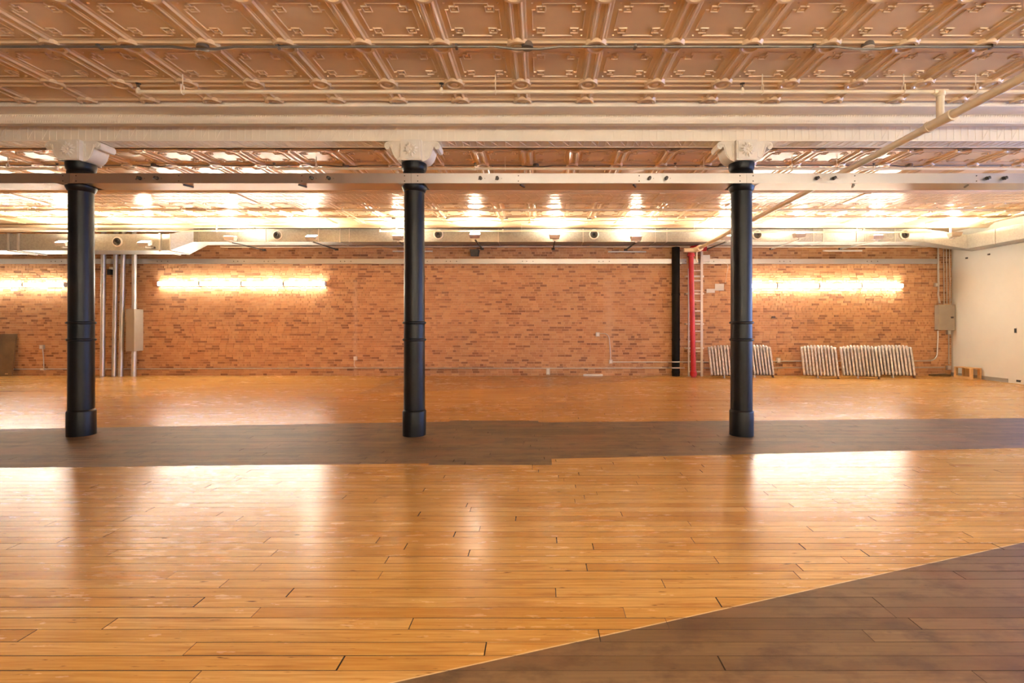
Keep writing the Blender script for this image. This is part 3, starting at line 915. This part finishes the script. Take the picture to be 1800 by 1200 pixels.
strips(114 - 148 * 1.0, 2, 500.5, 'counted from the steel pipes, over the leaning brown board', True)
for k_ in range(12):                                  # unseen strip lights added behind the viewer as fill from the front
    strip_light(-3.2 + 1.215 * k_, -3.2 + 1.215 * (k_ + 1), 2.7, '%s added fill strip light on the front wall, counted from the windowed wall' % ORD[11 - k_], 'added fill strip lights on the front wall', YF, -1)
for a, c, py, lb in ((690, 760, 441.5, 'slim unlit white strip on the brick behind the middle black column'),
                     (1069, 1136, 442.3, 'slim unlit white strip on the brick beside the black drain pipe'),
                     (1447, 1516, 440.5, 'slim unlit white strip on the brick above the lit lights and radiators')):
    t = thing('unlit_strip_light', lb, 'lamp', P((a + c) / 2, py, YB - .03), 'unlit white strips under the duct')
    x0, x1, zc_ = PX(a, YB - .05), PX(c, YB - .05), PZ(py, YB - .05)
    obj('housing', MB().box(x0, x1, YB - .05, YB - .012, zc_ - .02, zc_ + .022), 'white', t)
    obj('tube', MB().tube([(x0 + .03, YB - .065, zc_ - .01), (x1 - .03, YB - .065, zc_ - .01)], .013, 10), 'white', t)

# ------------------------------------------------------------------ wall raceway, pipes, conduits on the brick wall
WF = YB - .012                                        # face the fittings sit on
RWZ0, RWZ1 = PZ(463.5, YB - .06), PZ(455, YB - .06)
wr = thing('wall_raceway', 'long steel raceway screwed along the brick wall above the strip lights', 'raceway', (0, WF, RWZ0))
segs = [(XL + .3, PX(118, 14.1)), (PX(118, 14.1), PX(440, 14.1)), (PX(440, 14.1), PX(760, 14.1)), (PX(760, 14.1), PX(1207, 14.1)), (PX(1212, 14.1), PX(1500, 14.1)), (PX(1500, 14.1), PX(1648, 14.1))]
for a, c in segs:
    s = obj('raceway_cover', MB().box(a + .002, c - .002, YB - .07, WF, RWZ0, RWZ1), 'steel', wr)
    x = a + .4
    while x < c - .3:
        for dx in (0, .12, .3):
            obj('knockout', MB().lathe([(.014, 0), (.014, .004), (.0, .006)], 8, (x + dx, YB - .07, (RWZ0 + RWZ1) / 2), 'Y'), 'dark_metal', s)
        x += 2.2

def vpipe(name, px0, px1, r, z0, z1, label, cat, mat, Yv=None, group=None, rings=()):
    Yv = Yv or WF - r
    x0, x1 = PX(px0, Yv), PX(px1, Yv)
    t = thing(name, label, cat, (x0, Yv, z0), group)
    obj('pipe', MB().tube([(x0, Yv, z0), (x1, Yv, z1)], r, 18), mat, t)
    for zr in rings:
        q = (zr - z0) / (z1 - z0)
        xx = x0 + (x1 - x0) * q
        obj('coupling', MB().tube([(xx, Yv, zr - .03), (xx, Yv, zr + .03)], r * 1.08, 18), mat, t)
    return t
PYv = 13.95
vpipe('steel_pipe', 180, 182.5, .058, 0, 4.15, 'grey steel wall pipe standing farthest from the grey box', 'pipe', 'galv_pipe', PYv, 'steel pipes beside the grey box', (.55, 2.3, 3.4))
vpipe('steel_pipe', 200.5, 204.5, .058, 0, 4.15, 'grey steel wall pipe, second of four counted away from the leaning board', 'pipe', 'galv_pipe', PYv, 'steel pipes beside the grey box', (.55, 2.3, 3.3))
vpipe('steel_pipe', 212, 218, .058, 0, 4.15, 'grey steel wall pipe right next to the one entering the grey box', 'pipe', 'galv_pipe', PYv, 'steel pipes beside the grey box', (1.5, 2.3, 2.9))
t = vpipe('steel_pipe', 235, 236, .062, 0, PZ(617, PYv), 'short steel pipe rising from the floor into the grey box', 'pipe', 'galv_pipe', PYv, None, (.45, .62))
t = vpipe('steel_pipe', 236, 236.5, .058, PZ(543, PYv), 4.15, 'steel pipe rising from the top of the grey box', 'pipe', 'galv_pipe', PYv, None, (2.0, 3.4))
bt = thing('electrical_box', 'tall grey electrical box fixed between two steel pipe ends', 'electrical box', P(236, 617, 13.9))
bx0, bx1, bz0, bz1 = PX(222, 13.84), PX(250, 14.12), PZ(617, 13.84), PZ(543, 13.84)
obj('body', MB().box(bx0, bx1, 13.86, WF, bz0, bz1), 'grey_box', bt)
obj('door', MB().box(bx0 - .006, bx1 + .006, 13.83, 13.858, bz0 - .006, bz1 + .006), 'grey_box', bt)
cm = thing('security_camera', 'small black camera on the brick between steel pipes', 'camera', P(194, 475, 14.0))
c = P(195, 476, 14.02)
obj('body', MB().box(c.x - .05, c.x + .05, 13.95, 14.1, c.z - .11, c.z + .04), 'rubber', cm)
obj('mount', MB().box(c.x - .035, c.x + .035, 14.0, WF, c.z + .042, c.z + .11), 'white', cm)
vpipe('drain_pipe', 1188, 1188, .110, 0, 3.695, 'thick black painted drain pipe against the brick wall', 'pipe', 'matte_black', WF - .125, None, (1.05, 2.35, .12))

rd = thing('standpipe', 'red fire standpipe with elbow beside the white ladder', 'pipe', P(1218, 660, 13.75))
rY = 13.78
zt = PZ(447, rY)
pts = [(PX(1219, rY), rY, 0.09), (PX(1214.5, rY), rY, zt)]
obj('pipe', MB().tube(pts, .07, 18), 'red', rd)
obj('foot_elbow', MB().tube([(PX(1219, rY), rY, .17), (PX(1219, rY), rY, .08), (PX(1219.5, rY), rY + .02, .08)], [.088, .095, .085], 16).tube([(PX(1219, rY), rY, .002), (PX(1219, rY), rY, .06)], .075, 14), 'red', rd)
obj('top_flange', MB().tube([(PX(1214.5, rY), rY, zt - .06), (PX(1214.5, rY), rY, zt)], .105, 18), 'red', rd)
obj('top_elbow', MB().tube([(PX(1214.5, rY), rY, zt), (PX(1214.8, rY), rY, zt + .10), (PX(1217, rY), rY, zt + .16), (PX(1223, rY), rY, zt + .18), (PX(1241, rY), rY, zt + .17)], [.09, .09, .09, .085, .08], 16), 'red', rd)

ld = thing('wall_ladder', 'white metal ladder fixed upright to the brick behind the red pipe', 'ladder', P(1222, 656, 14.0))
lY = 13.98
for px, w, y0 in ((1210.5, .018, 472), (1233.4, .032, 437)):
    obj('rail', MB().box(PX(px, lY) - w, PX(px, lY) + w, lY - .02, lY + .02, .0, PZ(y0, lY)), 'white', ld)
for k_ in range(11):
    zr = PZ(653 - 17.75 * k_, lY)
    obj('rung', MB().tube([(PX(1210.5, lY), lY, zr), (PX(1233.4, lY), lY, zr)], .022, 8), 'white', ld)
for py in (485, 515.5, 569, 611.5):
    zr = PZ(py, lY)
    obj('bracket', MB().box(PX(1206, lY), PX(1238, lY), lY + .022, lY + .05, zr - .03, zr + .02).box(PX(1206, lY), PX(1207.5, lY), lY + .05, WF, zr - .03, zr + .02).box(PX(1236.5, lY), PX(1238, lY), lY + .05, WF, zr - .03, zr + .02), 'white', ld)

def conduit_run(name, label, pts, r=.016, boxes=(), mat='galv_pipe', cat='conduit'):
    t = thing(name, label, cat, pts[0])
    obj('conduit_tube', MB().tube(pts, r, 9), mat, t)
    for q, w, h in boxes:
        q = Vector(q)
        bo = obj('outlet_box', MB().box(q.x - w / 2, q.x + w / 2, WF - .06, WF, q.z - h / 2, q.z + h / 2), mat, t)
        obj('cover_plate', MB().box(q.x - w * .3, q.x + w * .3, WF - .066, WF - .0605, q.z - h * .36, q.z + h * .36), 'white', bo)
    return t
cY = WF - .022
def around(py):                                       # out and round the front of the drain pipe
    return [P(1172, py, cY), P(1177, py, cY - .1), P(1181, py, 13.89), P(1195, py, 13.89), P(1199, py, cY - .1), P(1203, py, cY)]
def Q(px, py):
    return P(px, py, cY)
conduit_run('wall_conduit', 'thin low conduit along the brick wall foot between board and ladder', [Q(20, 648.5), Q(300, 648), Q(620, 646.5), Q(963, 647)] + around(646.5), .017,
            [(Q(963.5, 652), .11, .2)])
conduit_run('wall_conduit', 'short upright conduit with outlet box beside the leaning brown board', [Q(77, 647), Q(76.5, 630), Q(75, 612)], .012, [(Q(74.5, 609.5), .11, .12), (Q(76, 648.5), .12, .06)])
def bend(px0, py0, px1, py1, n=6):                    # quarter bend that starts horizontal at 0 and ends vertical at 1
    return [Q(px0 + (px1 - px0) * math.sin(math.pi / 2 * k_ / n), py0 + (py1 - py0) * (1 - math.cos(math.pi / 2 * k_ / n))) for k_ in range(n + 1)]
conduit_run('wall_conduit', 'curved conduit from a wall outlet down to the bare middle brickwork junction', [Q(1053, 586)] + bend(1062, 586, 1071, 597) + [Q(1072.5, 615), Q(1073.5, 634)], .014,
            [(Q(1050.5, 587.5), .11, .12)])
conduit_run('wall_conduit', 'level conduit running behind ladder and radiators up to the grey panel', [Q(1074, 636)] + around(636) + [Q(1240, 636), Q(1400, 634.5), Q(1625, 634)] + bend(1632, 634, 1647.5, 622)[1:] + [Q(1648.5, 600), Q(1648.8, 581)], .017,
            [(Q(1073.5, 635.5), .1, .1), (Q(1368, 633), .1, .14)])
conduit_run('wall_conduit', 'low conduit behind the radiators ending in a corner box', [Q(1237, 646.5), Q(1440, 646), Q(1660, 645.5)], .015, [(Q(1667, 646), .12, .12)])
conduit_run('wall_conduit', 'thick bent conduit entering the edge of the grey corner panel', [Q(1648.7, 430), Q(1649.5, 500), Q(1649, 518), Q(1651.5, 533)], .026, [(Q(1645, 500.5), .1, .1)])
for px, w_ in ((1658.5, 'nearest the thick bent one'), (1663.5, 'in the middle'), (1668.8, 'nearest the cream wall')):
    conduit_run('wall_conduit', 'straight thin conduit above the grey corner panel, ' + w_, [Q(px, 430), Q(px + .5, 480), Q(px + 1, 534)], .012)
conduit_run('wall_conduit', 'dark conduit dropping from the grey corner panel to the floor box', [Q(1667.5, 588), Q(1668, 640)], .014, [(Q(1667, 584), .1, .12)], 'galv_pipe')
conduit_run('wall_cable', 'thin white cable running down from a small outlet on bare brick', [Q(623.5, 632), Q(622.5, 640), Q(624, 645), Q(630, 646.5)], .008, [(Q(625, 629.5), .09, .11)], 'white', 'cable')

pn = thing('breaker_cabinet', 'grey electrical panel in the corner by the cream wall', 'electrical box', P(1660, 580, 14.0))
a, c = PX(1649, 14.02), XR - .03
z0, z1 = PZ(580, 14.02), PZ(535, 14.02)
obj('body', MB().box(a + .01, c - .01, 14.03, WF, z0 + .01, z1 - .01), 'grey_box', pn)
d = obj('door', MB().box(a, c, 14.005, 14.028, z0, z1), 'grey_box', pn)
obj('latch', MB().box(c - .12, c - .05, 13.993, 14.004, (z0 + z1) / 2 - .03, (z0 + z1) / 2 + .02), 'dark_metal', d)

# ------------------------------------------------------------------ small wall fittings
def plate(name, px0, px1, py0, py1, label, cat, mat, dep=.02, Yv=None):
    Yv = Yv or WF
    mb_ = MB().box(PX(px0, Yv), PX(px1, Yv), Yv - dep, Yv, PZ(py1, Yv), PZ(py0, Yv))
    return tag(obj(name, mb_, mat, origin=P((px0 + px1) / 2, py1, Yv)), label, cat)
plate('paper_notice', 1242, 1256.5, 507.5, 514.5, 'small white paper notice on the brick by the ladder', 'sign', 'white', .008)
plate('paper_notice', 1256.5, 1272.5, 498.5, 510.5, 'larger white paper notice joined corner to corner with a smaller one', 'sign', 'white', .008)
pb = thing('alarm_box', 'white alarm box at the ladder top over the wall raceway', 'box', P(1241, 460, 14.0))
obj('body', MB().box(PX(1234, 14.02), PX(1248, 14.02), 14.02, YB - .072, PZ(460, 14.02), PZ(448, 14.02)), 'white', pb)
obj('cover', MB().box(PX(1234.7, 14.0), PX(1247.3, 14.0), 14.0, 14.018, PZ(459.3, 14.02), PZ(448.7, 14.02)), 'white', pb)
tag(obj('hanging_wire', MB().tube([P(1248, 452, 14.08), P(1262, 455, 14.09), P(1278, 464, 14.09)], .005, 6).tube([P(1278, 464, 14.09), P(1280, 468, WF - .01), P(1277, 485, WF - .01), P(1275, 497, WF - .01)], .006, 6), 'white', origin=P(1275, 497, WF)), 'thin white wire looping from the alarm box to the paper notice', 'wire')
spk = thing('wall_speaker', 'black wall speaker on the brick under a glaring flood light', 'speaker', P(834, 450, 14.0))
sx0, sx1, sz0, sz1 = PX(825.5, 13.9), PX(841.5, 13.9), PZ(450, 13.9), PZ(438, 13.9)
obj('cabinet', MB().hexa([Vector((sx0 + .03, 13.95, sz0)), Vector((sx1 - .03, 13.95, sz0)), Vector((sx1 - .03, WF, sz0 + .03)), Vector((sx0 + .03, WF, sz0 + .03))],
                         [Vector((sx0, 13.92, sz1)), Vector((sx1, 13.92, sz1)), Vector((sx1, WF, sz1)), Vector((sx0, WF, sz1))]), 'rubber', spk)
obj('grille', MB().hexa([Vector((sx0 + .04, 13.938, sz0 + .015)), Vector((sx1 - .04, 13.938, sz0 + .015)), Vector((sx1 - .04, 13.946, sz0 + .015)), Vector((sx0 + .04, 13.946, sz0 + .015))],
                        [Vector((sx0 + .02, 13.908, sz1 - .015)), Vector((sx1 - .02, 13.908, sz1 - .015)), Vector((sx1 - .02, 13.916, sz1 - .015)), Vector((sx0 + .02, 13.916, sz1 - .015))]), 'dark_metal', spk)
plate('missing_brick_plate', 1356, 1362, 556, 558.5, 'small dark plate standing in for a missing brick above the radiators', 'bracket', 'dark_metal', .04)  # dark plate put in for the gap where a brick is missing
tag(obj('wood_offcut', MB().box(PX(1026, 14.0), PX(1060, 14.0), 14.05, 14.13, 0.001, .05), 'white', origin=P(1043, 660, 14.09)), 'pale wood offcut lying at the foot of the brick wall', 'offcut')
tag(obj('wood_offcut', MB().box(PX(1637, 14.0), PX(1669, 14.0), 13.95, 14.10, 0.001, .055), 'brown_board', origin=P(1653, 660, 14.0)), 'dark brown board lying in the corner under the grey panel', 'board')

bb = thing('brown_panel', 'large brown board leaning against the brick wall', 'board', P(5, 660, 13.8))
xa, xb = -16.0, PX(21, 14.0)
obj('sheet', MB().hexa([Vector((xa, 13.98, 0.001)), Vector((xb, 13.98, 0.001)), Vector((xb, 14.02, 0.001)), Vector((xa, 14.02, 0.001))],
                       [Vector((xa, 14.08, PZ(587, 14.1))), Vector((xb + .03, 14.08, PZ(587, 14.1))), Vector((xb + .03, 14.12, PZ(587, 14.1))), Vector((xa, 14.12, PZ(587, 14.1)))]), 'brown_board', bb)
obj('label_sticker', MB().hexa([Vector((xb - .17, 13.97, .055)), Vector((xb - .09, 13.97, .055)), Vector((xb - .09, 13.978, .055)), Vector((xb - .17, 13.978, .055))],
                               [Vector((xb - .17, 13.974, .09)), Vector((xb - .09, 13.974, .09)), Vector((xb - .09, 13.982, .09)), Vector((xb - .17, 13.982, .09))]), 'plywood', bb)

# ------------------------------------------------------------------ radiators
def section_mesh():
    mb_ = MB()
    w, dpt, h = .0265, .20, .85
    out = []
    r = .09
    for cx, cz, a0 in ((dpt - r, h - r, 0), (r, h - r, 90), (.03, .03, 180), (dpt - .03, .03, 270)):
        rr = r if cz > .4 else .03
        out += arc((cx, cz), rr, a0, a0 + 90, 4)
    n = len(out)
    prof_ = [(-w, .014), (-w * .6, .0), (w * .6, .0), (w, .014)]
    base = 0
    cxm, czm = dpt / 2, h / 2
    for xx, ins in prof_:
        for u, v_ in out:
            du, dv = cxm - u, czm - v_
            mb_.v.append(Vector((xx, u + math.copysign(min(ins, abs(du)), du), v_ + math.copysign(min(ins, abs(dv)), dv))))
    for i in range(3):
        for k_ in range(n):
            a_, c_ = i * n + k_, i * n + (k_ + 1) % n
            mb_.f.append((a_, c_, c_ + n, a_ + n))
    mb_.f.append(tuple(range(n)))
    mb_.f.append(tuple(range(3 * n, 4 * n)))
    for q in mb_.v:                                   # old radiators racked sideways
        q.x -= .085 * q.z
    mb_.smooth = True
    me = mb_.mesh('section')
    recalc(me)
    me.polygons.foreach_set('use_smooth', [True] * len(me.polygons))
    me.set_sharp_from_angle(angle=math.radians(38))
    return me
sec = section_mesh()
NS, SPC = 11, .081
def make_radiator():
    t = thing('radiator', '-', 'radiator')
    for k_ in range(NS):
        o = obj('section', sec, 'radiator', t, origin=((k_ - (NS - 1) / 2) * SPC, 0, .075), local=True)
        o.scale.z = {0: .93, 1: .965, 2: .985, NS - 1: .94, NS - 2: .98}.get(k_, 1.0)   # rounded shoulders
    hw = (NS - 1) / 2 * SPC
    for zz in (.16, .84):
        obj('nipple_tube', MB().tube([(-hw - .03 - .085 * (zz - .075), .10, zz), (hw + .03 - .085 * (zz - .075), .10, zz)], .034, 10), 'radiator', t, local=True)
    for k_ in (-hw + SPC * 4, hw):
        for yy in (.045, .155):
            obj('foot', MB().lathe([(.026, 0), (.024, .02), (.014, .05), (.02, .09)], 8, (k_, yy, 0)), 'radiator' if k_ < 0 else 'rust', t, local=True)
    obj('bottom_bar', MB().box(-hw, hw, .05, .15, .072, .084), 'rust', t, local=True)
    return t
r0 = make_radiator()
RAD = [(1279, 13.45, -14, 'silver radiator left of the black column, nearest the ladder'),
       (1333, 13.62, -10, 'silver radiator right behind the black column, beside the outlet box'),
       (1444, 13.42, -25, 'silver radiator standing alone between the column and the touching pair'),
       (1515, 13.34, -25, 'silver radiator of the touching pair, overlapping its neighbour in front'),
       (1577, 13.56, -25, 'silver radiator of the touching pair, nearest the grey corner panel')]
for k_, (px, yv, rz, lb) in enumerate(RAD):
    t = r0 if k_ == 0 else copy_tree(r0)
    tag(t, lb, 'radiator', 'old radiators along the brick wall')
    t.rotation_mode = 'XYZ'
    t.rotation_euler = (math.radians(-7.5), 0, math.radians(rz))
    t.location = (PX(px, yv), yv, 0.001)

# ------------------------------------------------------------------ right wall details
cr = thing('plywood_crate', 'open plywood crate frame standing against the cream wall', 'crate', (11.6, 13.3, 0))
ya, yb_, x0, x1, h = 13.165, 13.72, 11.60, 11.87, .305
obj('top_board', MB().box(x0, x1, ya, yb_, h - .025, h), 'plywood', cr)
obj('bottom_board', MB().box(x0, x1, ya, yb_, .001, .025), 'plywood', cr)
for xx in (x0, x1 - .05):
    for yy in (ya, yb_ - .07):
        obj('upright', MB().box(xx, xx + .05, yy, yy + .07, .0255, h - .0255), 'plywood', cr)
obj('lower_rail', MB().box(x0 - .012, x0 - .001, ya, yb_, .0, .07), 'plywood', cr)
obj('divider', MB().box(x0 + .06, x1 - .055, ya + .26, ya + .28, .0255, h - .0255), 'plywood', cr)
tag(obj('baseboard_right', MB().box(XR - .02, XR, 12.45, YB - .01, 0, .10), 'baseboard', origin=(XR, 13, 0)), 'short grey baseboard under the cream wall', kind='structure')
tag(obj('trim_2', MB().box(XR - .015, XR, 8.0, 12.2, 0, .085), 'plaster', origin=(XR, 11, 0)), 'cream baseboard', kind='structure')
def rplate(name, px, py, w, h, label, cat, mat, dep=.01):
    Yv = XR * F / (px - XV)
    z = PZ(py, Yv)
    return tag(obj(name, MB().box(XR - dep, XR, Yv - w / 2, Yv + w / 2, z - h / 2, z + h / 2), mat, origin=(XR, Yv, z)), label, cat)
rplate('switch_opening', 1785, 581, .05, .11, 'small dark upright switch opening in the cream wall', 'switch', 'rubber')
rplate('floor_outlet', 1791.5, 669.5, .11, .05, 'dark outlet low on the cream wall baseboard', 'outlet', 'rubber', .02)
rplate('wall_bolt', 1700, 453.5, .05, .04, 'dark bolt in the cream wall nearer the brick corner', 'bolt', 'dark_metal', .03)
rplate('wall_bolt', 1739, 447, .05, .04, 'dark bolt in the cream wall farther from the brick corner', 'bolt', 'dark_metal', .03)
